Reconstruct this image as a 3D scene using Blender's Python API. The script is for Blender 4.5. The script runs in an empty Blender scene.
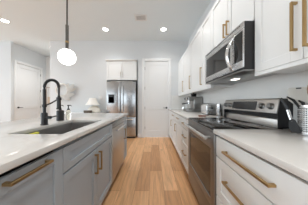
import bpy, bmesh, math, random
from mathutils import Vector, Matrix

random.seed(7)
SC = bpy.context.scene
COL = SC.collection
PI = math.pi

# ------------------------------------------------------------------ camera, world, exposure
CAM_H = 1.12
F_PX = 130.0
cam_d = bpy.data.cameras.new('camera')
cam_d.sensor_fit = 'HORIZONTAL'
cam_d.sensor_width = 36.0
cam_d.lens = 36.0 * F_PX / 308.0
cam_d.clip_start = 0.02
cam = bpy.data.objects.new('camera', cam_d)
COL.objects.link(cam)
cam.location = (0, 0, CAM_H)
cam.rotation_euler = (PI / 2, 0, 0)
SC.camera = cam

world = bpy.data.worlds.new('sky')
SC.world = world
world.use_nodes = True
wn = world.node_tree.nodes
wn['Background'].inputs['Color'].default_value = (0.82, 0.92, 1.0, 1)
wn['Background'].inputs['Strength'].default_value = 1.6

SC.view_settings.view_transform = 'Standard'
SC.view_settings.look = 'None'
SC.view_settings.gamma = 1.0
SC.view_settings.use_curve_mapping = False
SC.view_settings.exposure = 1.25
SPOT_W = 27.0
PENDANT_EMIT = 2.0

# ------------------------------------------------------------------ material helpers
def new_mat(name):
    m = bpy.data.materials.new(name)
    m.use_nodes = True
    nt = m.node_tree
    b = nt.nodes['Principled BSDF']
    return m, nt, b

def nd(nt, t, **kw):
    n = nt.nodes.new(t)
    for k, v in kw.items():
        n.inputs[k].default_value = v
    return n

def plain(name, col, rough=0.5, metal=0.0, var=0.04, scale=6.0, bump=0.0, bscale=200.0, spec=None, stretch=None, coat=0.0):
    """paint or solid material: a base colour with a faint procedural variation and an optional fine bump"""
    m, nt, b = new_mat(name)
    tc = nt.nodes.new('ShaderNodeTexCoord')
    mp = nt.nodes.new('ShaderNodeMapping')
    nt.links.new(tc.outputs['Object'], mp.inputs['Vector'])
    if stretch:
        mp.inputs['Scale'].default_value = stretch
    nz = nd(nt, 'ShaderNodeTexNoise', Scale=scale, Detail=3.0)
    nt.links.new(mp.outputs['Vector'], nz.inputs['Vector'])
    mx = nt.nodes.new('ShaderNodeMix')
    mx.data_type = 'RGBA'
    mx.inputs['A'].default_value = tuple(c * (1 - var) for c in col) + (1,)
    mx.inputs['B'].default_value = tuple(min(1, c * (1 + var)) for c in col) + (1,)
    nt.links.new(nz.outputs['Fac'], mx.inputs['Factor'])
    nt.links.new(mx.outputs['Result'], b.inputs['Base Color'])
    b.inputs['Roughness'].default_value = rough
    b.inputs['Metallic'].default_value = metal
    if spec is not None:
        b.inputs['Specular IOR Level'].default_value = spec
    if coat:
        b.inputs['Coat Weight'].default_value = coat
        b.inputs['Coat Roughness'].default_value = 0.1
    if bump:
        n2 = nd(nt, 'ShaderNodeTexNoise', Scale=bscale, Detail=2.0)
        nt.links.new(mp.outputs['Vector'], n2.inputs['Vector'])
        bp = nd(nt, 'ShaderNodeBump', Strength=bump, Distance=0.002)
        nt.links.new(n2.outputs['Fac'], bp.inputs['Height'])
        nt.links.new(bp.outputs['Normal'], b.inputs['Normal'])
    return m

def brushed(name, col, rough=0.3, stretch=(2, 2, 160), amount=0.08):
    m, nt, b = new_mat(name)
    tc = nt.nodes.new('ShaderNodeTexCoord')
    mp = nt.nodes.new('ShaderNodeMapping')
    mp.inputs['Scale'].default_value = stretch
    nt.links.new(tc.outputs['Object'], mp.inputs['Vector'])
    nz = nd(nt, 'ShaderNodeTexNoise', Scale=3.0, Detail=4.0)
    nt.links.new(mp.outputs['Vector'], nz.inputs['Vector'])
    mr = nd(nt, 'ShaderNodeMapRange')
    mr.inputs['To Min'].default_value = max(0.02, rough - amount)
    mr.inputs['To Max'].default_value = rough + amount
    nt.links.new(nz.outputs['Fac'], mr.inputs['Value'])
    nt.links.new(mr.outputs['Result'], b.inputs['Roughness'])
    b.inputs['Base Color'].default_value = (*col, 1)
    b.inputs['Metallic'].default_value = 1.0
    return m

def quartz(name, base, vein, rough=0.12, scale=1.1, width=0.02, rot=(0.3, 0.2, 0.6), strength=0.6, offset=(0, 0, 0)):
    """white engineered stone with thin wandering veins"""
    m, nt, b = new_mat(name)
    tc = nt.nodes.new('ShaderNodeTexCoord')
    mp = nt.nodes.new('ShaderNodeMapping')
    mp.inputs['Rotation'].default_value = rot
    mp.inputs['Location'].default_value = offset
    nt.links.new(tc.outputs['Object'], mp.inputs['Vector'])
    nz = nd(nt, 'ShaderNodeTexNoise', Scale=scale, Detail=5.0, Roughness=0.55, Distortion=0.6)
    nt.links.new(mp.outputs['Vector'], nz.inputs['Vector'])
    s1 = nt.nodes.new('ShaderNodeMath'); s1.operation = 'SUBTRACT'; s1.inputs[1].default_value = 0.5
    s2 = nt.nodes.new('ShaderNodeMath'); s2.operation = 'ABSOLUTE'
    nt.links.new(nz.outputs['Fac'], s1.inputs[0]); nt.links.new(s1.outputs[0], s2.inputs[0])
    mr = nd(nt, 'ShaderNodeMapRange')
    mr.inputs['From Min'].default_value = 0.0
    mr.inputs['From Max'].default_value = width
    mr.inputs['To Min'].default_value = strength
    mr.inputs['To Max'].default_value = 0.0
    nt.links.new(s2.outputs[0], mr.inputs['Value'])
    n2 = nd(nt, 'ShaderNodeTexNoise', Scale=scale * 0.8, Detail=2.0)
    nt.links.new(mp.outputs['Vector'], n2.inputs['Vector'])
    r2 = nd(nt, 'ShaderNodeMapRange')
    r2.inputs['From Min'].default_value = 0.45
    r2.inputs['From Max'].default_value = 0.65
    nt.links.new(n2.outputs['Fac'], r2.inputs['Value'])
    ml = nt.nodes.new('ShaderNodeMath'); ml.operation = 'MULTIPLY'
    nt.links.new(mr.outputs['Result'], ml.inputs[0]); nt.links.new(r2.outputs['Result'], ml.inputs[1])
    mx = nt.nodes.new('ShaderNodeMix'); mx.data_type = 'RGBA'
    mx.inputs['A'].default_value = (*base, 1); mx.inputs['B'].default_value = (*vein, 1)
    nt.links.new(ml.outputs[0], mx.inputs['Factor'])
    nt.links.new(mx.outputs['Result'], b.inputs['Base Color'])
    b.inputs['Roughness'].default_value = rough
    return m

def oak_floor():
    m, nt, b = new_mat('oak_planks')
    tc = nt.nodes.new('ShaderNodeTexCoord')
    mp = nt.nodes.new('ShaderNodeMapping')
    mp.inputs['Rotation'].default_value = (0, 0, PI / 2)
    mp.inputs['Location'].default_value = (0.35, 0.06, 0)
    nt.links.new(tc.outputs['Object'], mp.inputs['Vector'])
    br = nt.nodes.new('ShaderNodeTexBrick')
    br.offset = 0.37; br.offset_frequency = 2; br.squash = 1.0
    br.inputs['Color1'].default_value = (0, 0, 0, 1)
    br.inputs['Color2'].default_value = (1, 1, 1, 1)
    br.inputs['Mortar'].default_value = (0.0, 0.0, 0.0, 1)
    br.inputs['Scale'].default_value = 1.0
    br.inputs['Mortar Size'].default_value = 0.0022
    br.inputs['Mortar Smooth'].default_value = 0.3
    br.inputs['Brick Width'].default_value = 1.3
    br.inputs['Row Height'].default_value = 0.185
    nt.links.new(mp.outputs['Vector'], br.inputs['Vector'])
    ramp = nt.nodes.new('ShaderNodeValToRGB')
    e = ramp.color_ramp.elements
    e[0].position = 0.0; e[0].color = (0.50, 0.255, 0.112, 1)
    e[1].position = 1.0; e[1].color = (0.78, 0.455, 0.235, 1)
    k = e.new(0.5); k.color = (0.67, 0.365, 0.172, 1)
    nt.links.new(br.outputs['Color'], ramp.inputs['Fac'])
    gm = nt.nodes.new('ShaderNodeMapping')
    gm.inputs['Scale'].default_value = (14, 0.8, 1)
    nt.links.new(tc.outputs['Object'], gm.inputs['Vector'])
    g = nd(nt, 'ShaderNodeTexNoise', Scale=2.2, Detail=6.0, Roughness=0.65, Distortion=1.2)
    nt.links.new(gm.outputs['Vector'], g.inputs['Vector'])
    gr = nd(nt, 'ShaderNodeMapRange')
    gr.inputs['From Min'].default_value = 0.25; gr.inputs['From Max'].default_value = 0.8
    gr.inputs['To Min'].default_value = 0.66; gr.inputs['To Max'].default_value = 1.3
    nt.links.new(g.outputs['Fac'], gr.inputs['Value'])
    kn = nd(nt, 'ShaderNodeTexVoronoi', Scale=1.0)
    km = nt.nodes.new('ShaderNodeMapping'); km.inputs['Scale'].default_value = (4.2, 1.9, 1)
    nt.links.new(tc.outputs['Object'], km.inputs['Vector']); nt.links.new(km.outputs['Vector'], kn.inputs['Vector'])
    kr = nd(nt, 'ShaderNodeMapRange')
    kr.inputs['From Min'].default_value = 0.03; kr.inputs['From Max'].default_value = 0.14
    kr.inputs['To Min'].default_value = 0.6; kr.inputs['To Max'].default_value = 1.0
    nt.links.new(kn.outputs['Distance'], kr.inputs['Value'])
    m1 = nt.nodes.new('ShaderNodeMath'); m1.operation = 'MULTIPLY'
    nt.links.new(gr.outputs['Result'], m1.inputs[0]); nt.links.new(kr.outputs['Result'], m1.inputs[1])
    sc = nt.nodes.new('ShaderNodeVectorMath'); sc.operation = 'SCALE'
    nt.links.new(ramp.outputs['Color'], sc.inputs[0]); nt.links.new(m1.outputs[0], sc.inputs['Scale'])
    mx = nt.nodes.new('ShaderNodeMix'); mx.data_type = 'RGBA'
    mx.inputs['B'].default_value = (0.11, 0.055, 0.028, 1)
    nt.links.new(sc.outputs[0], mx.inputs['A'])
    mf = nt.nodes.new('ShaderNodeMath'); mf.operation = 'MULTIPLY'; mf.inputs[1].default_value = 0.6
    nt.links.new(br.outputs['Fac'], mf.inputs[0]); nt.links.new(mf.outputs[0], mx.inputs['Factor'])
    nt.links.new(mx.outputs['Result'], b.inputs['Base Color'])
    b.inputs['Roughness'].default_value = 0.42
    bp = nd(nt, 'ShaderNodeBump', Strength=0.15, Distance=0.002)
    nt.links.new(g.outputs['Fac'], bp.inputs['Height'])
    nt.links.new(bp.outputs['Normal'], b.inputs['Normal'])
    return m

def glow(name, col, strength):
    m, nt, b = new_mat(name)
    b.inputs['Base Color'].default_value = (*col, 1)
    b.inputs['Emission Color'].default_value = (*col, 1)
    b.inputs['Emission Strength'].default_value = strength
    b.inputs['Roughness'].default_value = 0.3
    return m

def glass(name, col, rough=0.02):
    m, nt, b = new_mat(name)
    b.inputs['Base Color'].default_value = (*col, 1)
    b.inputs['Transmission Weight'].default_value = 1.0
    b.inputs['Roughness'].default_value = rough
    b.inputs['IOR'].default_value = 1.45
    return m

M = {}
M['wall'] = plain('wall_paint', (0.645, 0.665, 0.675), 0.7, var=0.015, scale=2.0, bump=0.05, bscale=300)
M['ceiling'] = plain('ceiling_paint', (0.73, 0.79, 0.815), 0.8, var=0.01, scale=2.0, bump=0.05, bscale=250)
M['trim'] = plain('trim_paint', (0.735, 0.74, 0.735), 0.4, var=0.01)
M['white'] = plain('white_cabinet_paint', (0.75, 0.755, 0.745), 0.38, var=0.012)
M['grey'] = plain('grey_cabinet_paint', (0.36, 0.40, 0.435), 0.42, var=0.02)
M['gapshade'] = plain('recess_shade', (0.016, 0.016, 0.017), 0.8)  # near-black colour stands for the shade under the worktops
M['brass'] = plain('antique_brass', (0.44, 0.30, 0.14), 0.32, 1.0, var=0.12, scale=18)
M['nickel'] = plain('satin_nickel', (0.62, 0.58, 0.52), 0.3, 1.0, var=0.04)
M['steel'] = brushed('brushed_steel', (0.60, 0.60, 0.595), 0.27, (2, 2, 140))
M['steelv'] = brushed('brushed_steel_vertical', (0.56, 0.56, 0.56), 0.25, (120, 120, 1.5))
M['rangesteel'] = brushed('range_steel', (0.29, 0.285, 0.28), 0.38, (2, 2, 140))
M['panelsteel'] = brushed('range_panel_steel', (0.50, 0.48, 0.455), 0.36, (2, 2, 140))
M['fridgesteel'] = brushed('refrigerator_steel', (0.44, 0.445, 0.45), 0.24, (160, 160, 1.2), 0.12)
M['sinksteel'] = brushed('satin_sink_steel', (0.43, 0.42, 0.41), 0.45, (60, 60, 60))
M['steeld'] = brushed('dark_brushed_steel', (0.30, 0.295, 0.285), 0.3, (2, 2, 140))
M['chrome'] = plain('polished_steel', (0.78, 0.78, 0.78), 0.1, 1.0, var=0.02)
M['blackglass'] = plain('black_glass', (0.012, 0.011, 0.010), 0.05, var=0.1)
M['ovenglass'] = plain('dark_oven_glass', (0.022, 0.017, 0.013), 0.06, var=0.1)
M['black'] = plain('matte_black', (0.018, 0.018, 0.019), 0.38, var=0.1, bump=0.03)
M['blackpl'] = plain('black_plastic', (0.014, 0.014, 0.015), 0.5, var=0.1)
M['quartz'] = quartz('white_quartz', (0.64, 0.62, 0.59), (0.40, 0.32, 0.24), 0.15, 1.0, 0.016, strength=0.75, offset=(0.4, 0.1, 0.2))
M['splash'] = quartz('veined_white_quartz', (0.74, 0.735, 0.715), (0.40, 0.38, 0.35), 0.18, 1.5, 0.022, strength=0.55, offset=(1.7, 0.3, 0.1))
M['floor'] = oak_floor()
M['opal'] = glow('opal_glass_lit', (1.0, 0.985, 0.96), PENDANT_EMIT)
M['led'] = glow('downlight_lens', (1.0, 0.97, 0.92), 9.0)
M['hoodled'] = glow('cooktop_lamp_lens', (1.0, 0.92, 0.78), 2.5)
M['display'] = plain('control_display', (0.03, 0.031, 0.034), 0.12, var=0.1)
M['ventin'] = plain('vent_shadow', (0.34, 0.34, 0.34), 0.7)
M['shade'] = plain('white_lamp_shade', (0.86, 0.84, 0.79), 0.8, var=0.03, bump=0.15, bscale=120)
M['ceramic'] = plain('cream_ceramic', (0.80, 0.76, 0.67), 0.35, var=0.04)
M['plaster'] = plain('white_wreath_fibre', (0.84, 0.825, 0.79), 0.85, var=0.05, scale=20, bump=0.3, bscale=90)
M['tray'] = plain('dark_wood_tray', (0.10, 0.075, 0.055), 0.5, var=0.2, scale=12, stretch=(1, 8, 1))
M['redwood'] = plain('reddish_wood', (0.20, 0.065, 0.035), 0.4, var=0.25, scale=14, stretch=(8, 1, 1))
M['lightwood'] = plain('pale_wood', (0.50, 0.36, 0.25), 0.5, var=0.15, scale=10, stretch=(10, 10, 1))
M['brownwood'] = plain('brown_wood', (0.26, 0.15, 0.10), 0.5, var=0.2, scale=10, stretch=(10, 10, 1))
M['sponge'] = plain('yellow_sponge', (0.62, 0.60, 0.06), 0.9, var=0.15, scale=60, bump=0.6, bscale=150)
M['spongeg'] = plain('green_scouring_pad', (0.10, 0.22, 0.07), 0.95, var=0.2, scale=90, bump=0.6, bscale=200)
M['soap'] = glass('pale_soap_glass', (0.93, 0.92, 0.80))
M['hopper'] = plain('smoked_hopper_plastic', (0.02, 0.018, 0.016), 0.15, var=0.1)
M['silicone'] = plain('grey_beige_silicone', (0.62, 0.60, 0.55), 0.6, var=0.03)
M['copper'] = plain('aged_bronze', (0.15, 0.145, 0.135), 0.45, 1.0, var=0.1)
M['art'] = plain('beige_print', (0.62, 0.50, 0.38), 0.8, var=0.25, scale=9)
M['gauge'] = plain('gauge_face', (0.75, 0.74, 0.70), 0.3, var=0.02)

# ------------------------------------------------------------------ mesh helpers
class MB:
    def __init__(self):
        self.bm = bmesh.new()

    def _new(self, before):
        return [v for v in self.bm.verts if v not in before]

    def box(self, a, b, bev=0.0, seg=2, m=None):
        x0, x1 = sorted((a[0], b[0])); y0, y1 = sorted((a[1], b[1])); z0, z1 = sorted((a[2], b[2]))
        co = [(x0, y0, z0), (x1, y0, z0), (x1, y1, z0), (x0, y1, z0), (x0, y0, z1), (x1, y0, z1), (x1, y1, z1), (x0, y1, z1)]
        return self.hexa(co, bev, seg, m)

    def hexa(self, co, bev=0.0, seg=2, m=None):
        tmp = bmesh.new()
        vs = [tmp.verts.new(c) for c in co]
        for f in ((3, 2, 1, 0), (4, 5, 6, 7), (0, 1, 5, 4), (1, 2, 6, 5), (2, 3, 7, 6), (3, 0, 4, 7)):
            tmp.faces.new([vs[i] for i in f])
        if bev > 0:
            bmesh.ops.bevel(tmp, geom=list(tmp.edges), offset=bev, segments=seg, profile=0.5, affect='EDGES', clamp_overlap=True)
        if m is not None:
            bmesh.ops.transform(tmp, matrix=m, verts=tmp.verts)
        self.merge(tmp)
        return self

    def merge(self, tmp):
        me = bpy.data.meshes.new('tmp')
        tmp.to_mesh(me); tmp.free()
        self.bm.from_mesh(me)
        bpy.data.meshes.remove(me)

    def tube(self, pts, r, seg=14, cap=True, flat=None):
        """sweep a circle (radius r, or a list of radii) along pts; flat=(w,h,up) sweeps an ellipse"""
        pts = [Vector(p) for p in pts]
        n = len(pts)
        rs = r if isinstance(r, (list, tuple)) else [r] * n
        up = Vector((0, 0, 1))
        rings = []
        t0 = (pts[1] - pts[0]).normalized()
        u = t0.cross(up)
        if u.length < 1e-4:
            u = t0.cross(Vector((0, 1, 0)))
        u.normalize()
        for i, p in enumerate(pts):
            t = (pts[min(i + 1, n - 1)] - pts[max(i - 1, 0)]).normalized()
            u = (u - t * u.dot(t)).normalized()
            v = t.cross(u)
            ring = []
            for k in range(seg):
                a = 2 * PI * k / seg
                if flat:
                    ring.append(self.bm.verts.new(p + u * math.cos(a) * rs[i] * flat[0] + v * math.sin(a) * rs[i] * flat[1]))
                else:
                    ring.append(self.bm.verts.new(p + u * math.cos(a) * rs[i] + v * math.sin(a) * rs[i]))
            rings.append(ring)
        for a, b in zip(rings[:-1], rings[1:]):
            for k in range(seg):
                self.bm.faces.new((a[k], a[(k + 1) % seg], b[(k + 1) % seg], b[k]))
        if cap:
            self.bm.faces.new(rings[0][::-1]); self.bm.faces.new(rings[-1])
        return self

    def cyl(self, p0, p1, r, seg=24):
        return self.tube([p0, p1], r, seg)

    def lathe(self, prof, c=(0, 0, 0), seg=32, m=None, close=False):
        """profile of (r, z) turned about the vertical through c"""
        tmp = bmesh.new()
        rings = []
        for r, z in prof:
            if r < 1e-5:
                rings.append([tmp.verts.new((0, 0, z))])
            else:
                rings.append([tmp.verts.new((r * math.cos(2 * PI * k / seg), r * math.sin(2 * PI * k / seg), z)) for k in range(seg)])
        pairs = list(zip(rings[:-1], rings[1:]))
        if close:
            pairs.append((rings[-1], rings[0]))
        for a, b in pairs:
            for k in range(seg):
                k2 = (k + 1) % seg
                if len(a) == 1 and len(b) == 1:
                    continue
                if len(a) == 1:
                    tmp.faces.new((a[0], b[k2], b[k]))
                elif len(b) == 1:
                    tmp.faces.new((a[k], a[k2], b[0]))
                else:
                    tmp.faces.new((a[k], a[k2], b[k2], b[k]))
        if m is not None:
            bmesh.ops.transform(tmp, matrix=m, verts=tmp.verts)
        bmesh.ops.translate(tmp, vec=Vector(c), verts=tmp.verts)
        bmesh.ops.recalc_face_normals(tmp, faces=tmp.faces)
        self.merge(tmp)
        return self

    def prism(self, poly, axis, a, b, bev=0.0, seg=2):
        """polygon in the two other axes, extruded along axis from a to b"""
        def p3(p, t):
            return {'x': (t, p[0], p[1]), 'y': (p[0], t, p[1]), 'z': (p[0], p[1], t)}[axis]
        tmp = bmesh.new()
        A = [tmp.verts.new(p3(p, a)) for p in poly]
        B = [tmp.verts.new(p3(p, b)) for p in poly]
        tmp.faces.new(A[::-1]); tmp.faces.new(B)
        n = len(poly)
        for i in range(n):
            tmp.faces.new((A[i], A[(i + 1) % n], B[(i + 1) % n], B[i]))
        bmesh.ops.recalc_face_normals(tmp, faces=tmp.faces)
        if bev:
            bmesh.ops.bevel(tmp, geom=list(tmp.edges), offset=bev, segments=seg, profile=0.5, affect='EDGES', clamp_overlap=True)
        self.merge(tmp)
        return self

    def plate(self, xs, ys, z0, z1, holes, bev=0.0):
        """horizontal slab on the grid xs x ys with the cells in holes left out"""
        tmp = bmesh.new()
        V = {}
        for i, x in enumerate(xs):
            for j, y in enumerate(ys):
                V[i, j, 0] = tmp.verts.new((x, y, z0)); V[i, j, 1] = tmp.verts.new((x, y, z1))
        nx, ny = len(xs) - 1, len(ys) - 1
        solid = lambda i, j: 0 <= i < nx and 0 <= j < ny and (i, j) not in holes
        for i in range(nx):
            for j in range(ny):
                if not solid(i, j):
                    continue
                tmp.faces.new((V[i, j, 1], V[i + 1, j, 1], V[i + 1, j + 1, 1], V[i, j + 1, 1]))
                tmp.faces.new((V[i, j + 1, 0], V[i + 1, j + 1, 0], V[i + 1, j, 0], V[i, j, 0]))
                for (di, dj, e) in ((-1, 0, ((i, j), (i, j + 1))), (1, 0, ((i + 1, j + 1), (i + 1, j))), (0, -1, ((i + 1, j), (i, j))), (0, 1, ((i, j + 1), (i + 1, j + 1)))):
                    if not solid(i + di, j + dj):
                        (a, b) = e
                        tmp.faces.new((V[a[0], a[1], 0], V[a[0], a[1], 1], V[b[0], b[1], 1], V[b[0], b[1], 0]))
        for v in [v for v in tmp.verts if not v.link_faces]:
            tmp.verts.remove(v)
        bmesh.ops.recalc_face_normals(tmp, faces=tmp.faces)
        if bev:
            es = [e for e in tmp.edges if len(e.link_faces) == 2 and e.calc_face_angle(0) > 0.5]
            bmesh.ops.bevel(tmp, geom=es, offset=bev, segments=2, profile=0.5, affect='EDGES')
        self.merge(tmp)
        return self

    def move(self, m):
        bmesh.ops.transform(self.bm, matrix=m, verts=self.bm.verts)
        return self

    def build(self, name, mat, parent=None, label=None):
        me = bpy.data.meshes.new(name)
        self.bm.normal_update()
        self.bm.to_mesh(me); self.bm.free()
        for p in me.polygons:
            p.use_smooth = True
        me.set_sharp_from_angle(angle=math.radians(35))
        me.materials.append(mat)
        o = bpy.data.objects.new(name, me)
        COL.objects.link(o)
        if parent is not None:
            o.parent = parent
        if label:
            o['label'] = label
        return o

def tag(o, label, cat, group=None, kind=None):
    o['label'] = label; o['category'] = cat
    if group: o['group'] = group
    if kind: o['kind'] = kind
    return o

def thing(name, label, cat, loc=(0, 0, 0), rz=0.0, group=None, kind=None):
    o = bpy.data.objects.new(name, None)
    o.empty_display_size = 0.05
    COL.objects.link(o)
    o.location = loc; o.rotation_euler = (0, 0, rz)
    return tag(o, label, cat, group, kind)

def copy_thing(root, loc, label, group=None):
    r = root.copy(); COL.objects.link(r); r.location = loc; r['label'] = label
    if group: r['group'] = group
    for ch in list(root.children):
        c = ch.copy(); COL.objects.link(c); c.parent = r
        for g in ch.children:
            d = g.copy(); COL.objects.link(d); d.parent = c
    return r

def struct(name, mb, mat, label=None, cat=None):
    o = mb.build(name, mat)
    o['kind'] = 'structure'
    if label: o['label'] = label
    if cat: o['category'] = cat
    return o

# ------------------------------------------------------------------ the room
YB = 4.16            # back wall
XR = 1.09            # wall behind the range
ZC = 3.08            # ceiling
XL = -4.58           # hallway's left wall
XK = -3.33           # left end of the kitchen's back wall
YH = 5.5             # hallway's end
XW = -8.0
YN = -4.5
T = 0.12

struct('floor', MB().box((XW, YN, -0.1), (XR + T, YH + T, 0)), M['floor'], 'oak plank floor running away between island and range', 'floor')
struct('ceiling', MB().box((XW, YN, ZC), (XR + T, YH + T, ZC + 0.1)), M['ceiling'], 'flat pale grey ceiling with recessed lights', 'ceiling')
struct('wall_right', MB().box((XR, YN, 0), (XR + T, YH + T, ZC)), M['wall'], 'wall behind the range and wall cabinets', 'wall')

AX0, AX1, AZ, AD = -1.505, -0.525, 2.47, 0.78     # fridge alcove
DX, DW, DH = 0.085, 0.762, 2.44                   # pantry door
w = MB()
w.box((XK, YB, 0), (AX0, YB + T, ZC))
w.box((AX0, YB, AZ), (AX1, YB + T, ZC))
w.box((AX1, YB, 0), (DX - DW / 2 - 0.02, YB + T, ZC))
w.box((DX - DW / 2 - 0.02, YB, DH + 0.02), (DX + DW / 2 + 0.02, YB + T, ZC))
w.box((DX + DW / 2 + 0.02, YB, 0), (XR, YB + T, ZC))
# alcove lining
w.box((AX0 - 0.03, YB + T, 0), (AX0, YB + AD, AZ + 0.03))
w.box((AX1, YB + T, 0), (AX1 + 0.03, YB + AD, AZ + 0.03))
w.box((AX0, YB + T, AZ), (AX1, YB + AD, AZ + 0.03))
w.box((AX0 - 0.03, YB + AD, 0), (AX1 + 0.03, YB + AD + 0.03, AZ + 0.03))
struct('wall_back', w, M['wall'], 'light grey kitchen back wall around the refrigerator and white door', 'wall')
struct('wall_hall_right', MB().box((XK, YB + T, 0), (XK + T, YH, ZC)), M['wall'], 'hidden side wall of the hallway beyond the kitchen wall', 'wall')
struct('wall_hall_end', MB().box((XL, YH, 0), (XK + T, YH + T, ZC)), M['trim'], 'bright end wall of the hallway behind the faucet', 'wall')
LD0, LD1 = 4.33, 5.25                             # hallway door slab along y
w = MB()
w.box((XL - T, YB + T, 0), (XL, LD0 - 0.02, ZC))
w.box((XL - T, LD0 - 0.02, DH + 0.02), (XL, LD1 + 0.02, ZC))
w.box((XL - T, LD1 + 0.02, 0), (XL, YH + T, ZC))
struct('wall_left', w, M['wall'], 'left wall of the hallway holding the white door', 'wall')
struct('wall_back_left', MB().box((XW, YB, 0), (XL, YB + T, ZC)), M['wall'], 'wall at the left edge of the photo beside the hallway', 'wall')

# living-room end behind the viewer: added wall and openings shape daylight and reflections
OPEN = [(-7.5, -3.35, 0.3, 2.75), (-2.35, -2.08, 0.1, 2.45), (-0.75, 0.85, 0.05, 2.45)]  # invented openings, placed for the bright stripes mirrored in the refrigerator
xs = sorted([XW, XR] + [v_ for o_ in OPEN for v_ in o_[:2]])
w = MB()
for xa, xb in zip(xs[:-1], xs[1:]):
    o_ = [q_ for q_ in OPEN if q_[0] == xa]
    if o_:
        w.box((xa, YN - T, 0), (xb, YN, o_[0][2])); w.box((xa, YN - T, o_[0][3]), (xb, YN, ZC))
    else:
        w.box((xa, YN - T, 0), (xb, YN, ZC))
M['wallr'] = plain('reflection_dark_wall', (0.20, 0.20, 0.205), 0.7, var=0.02)  # unseen wall coloured dark to deepen the refrigerator's reflection
struct('wall_rear', w, M['wallr'], 'unseen wall with openings, added behind the viewer to shape reflections', 'wall')
for n_, (xa, xb, za, zb) in enumerate(OPEN):
    nb = max(1, round((xb - xa) / 1.0))
    fr_ = MB()
    for k in range(nb + 1):
        xx = xa + 0.03 + (xb - xa - 0.06) * k / nb
        fr_.box((xx - 0.03, YN - 0.08, za), (xx + 0.03, YN - 0.02, zb))
    fr_.box((xa, YN - 0.08, za), (xb, YN - 0.02, za + 0.06)); fr_.box((xa, YN - 0.08, zb - 0.06), (xb, YN - 0.02, zb))
    struct('window_%d' % (n_ + 1), fr_, M['trim'], ['wide window', 'narrow sidelight window', 'patio door window'][n_] + ' added behind the viewer for light and reflections', 'window')

# baseboards
bb = lambda a, b: MB().box(a, b, 0.004)
struct('baseboard_back', bb((AX1, YB - 0.016, 0), (DX - DW / 2 - 0.10, YB, 0.13)), M['trim'], 'short white baseboard between refrigerator and white door', 'baseboard')
struct('baseboard_back_left', bb((XK, YB - 0.016, 0), (AX0, YB, 0.13)), M['trim'], 'white baseboard along the wall left of the refrigerator', 'baseboard')
struct('baseboard_hall', bb((XL, YH - 0.016, 0), (XK, YH, 0.13)), M['trim'], 'white baseboard at the end of the hallway', 'baseboard')
struct('baseboard_left', bb((XW, YB - 0.016, 0), (XL, YB, 0.13)), M['trim'], 'white baseboard at the left edge beside the hallway', 'baseboard')

def door_unit(name, label, loc, rz, width, lever_side, lever_mat):
    """door in its casing; local: opening centred on x, wall face at y=0, room on -y"""
    d = thing(name, label, 'door', loc, rz, kind='structure')
    c = MB()
    h2, cw = width / 2, 0.085
    c.box((-h2 - cw, -0.018, 0), (-h2, 0, DH + cw), 0.003)
    c.box((h2, -0.018, 0), (h2 + cw, 0, DH + cw), 0.003)
    c.box((-h2, -0.018, DH), (h2, 0, DH + cw), 0.003)
    c.box((-h2 - 0.016, 0.0005, 0), (-h2, 0.10, DH)); c.box((h2, 0.0005, 0), (h2 + 0.016, 0.10, DH)); c.box((-h2 - 0.016, 0.0005, DH), (h2 + 0.016, 0.10, DH + 0.016))
    c.build('casing', M['trim'], d)
    s = MB()
    g = 0.004
    z0 = 0.014
    s.box((-h2 + g, 0.018, z0), (h2 - g, 0.05, DH - g))
    st = 0.11
    s.box((-h2 + g, 0.006, z0), (-h2 + st, 0.02, DH - g), 0.003, 1)
    s.box((h2 - st, 0.006, z0), (h2 - g, 0.02, DH - g), 0.003, 1)
    s.box((-h2 + st - 0.002, 0.006, DH - 0.13), (h2 - st + 0.002, 0.02, DH - g), 0.003, 1)
    s.box((-h2 + st - 0.002, 0.006, z0), (h2 - st + 0.002, 0.02, 0.22), 0.003, 1)
    s.box((-h2 + st - 0.002, 0.006, 0.90), (h2 - st + 0.002, 0.02, 1.03), 0.003, 1)
    sl = s.build('door_slab', M['trim'], d)
    for k in range(4):
        z = 0.31 + 0.634 * k
        x = h2 * (-lever_side)
        hb = MB()
        hb.cyl((x, -0.006, z - 0.045), (x, -0.006, z + 0.045), 0.0075, 12)
        hb.box((x - 0.012, -0.003, z - 0.044), (x + 0.012, 0.008, z + 0.044), 0.001, 1)
        hb.build('hinge', M['steeld'], d)
    lx = lever_side * (h2 - 0.065)
    k = MB()
    k.lathe([(0, 0), (0.031, 0), (0.031, 0.006), (0.027, 0.010), (0.011, 0.012), (0.011, 0.045), (0, 0.045)], (lx, 0.006, 0.95), 24, Matrix.Rotation(PI / 2, 4, 'X'))
    k.tube([(lx, -0.042, 0.95), (lx - lever_side * 0.05, -0.044, 0.95), (lx - lever_side * 0.115, -0.042, 0.95)], [0.010, 0.009, 0.007], 12)
    k.build('door_lever', M['black'], d)
    return d

door_unit('door_1', 'tall white door with black lever, to the right of the refrigerator', (DX, YB, 0), 0, DW, 1, 'n')
door_unit('door_2', 'white door in the hallway left wall with dark hinges', (XL, (LD0 + LD1) / 2, 0), PI / 2, LD1 - LD0, -1, 'd')

# stone splashback slabs
struct('trim_1', MB().box((XR - 0.018, 0.33, 0.916), (XR, YB, 1.372)), M['splash'], 'veined white stone splashback behind range and counters', 'splashback')
struct('trim_2', MB().box((DX + DW / 2 + 0.0865, YB - 0.018, 0.916), (XR - 0.0185, YB, 1.342)), M['splash'], 'short white stone splashback right of the back door', 'splashback')

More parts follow.
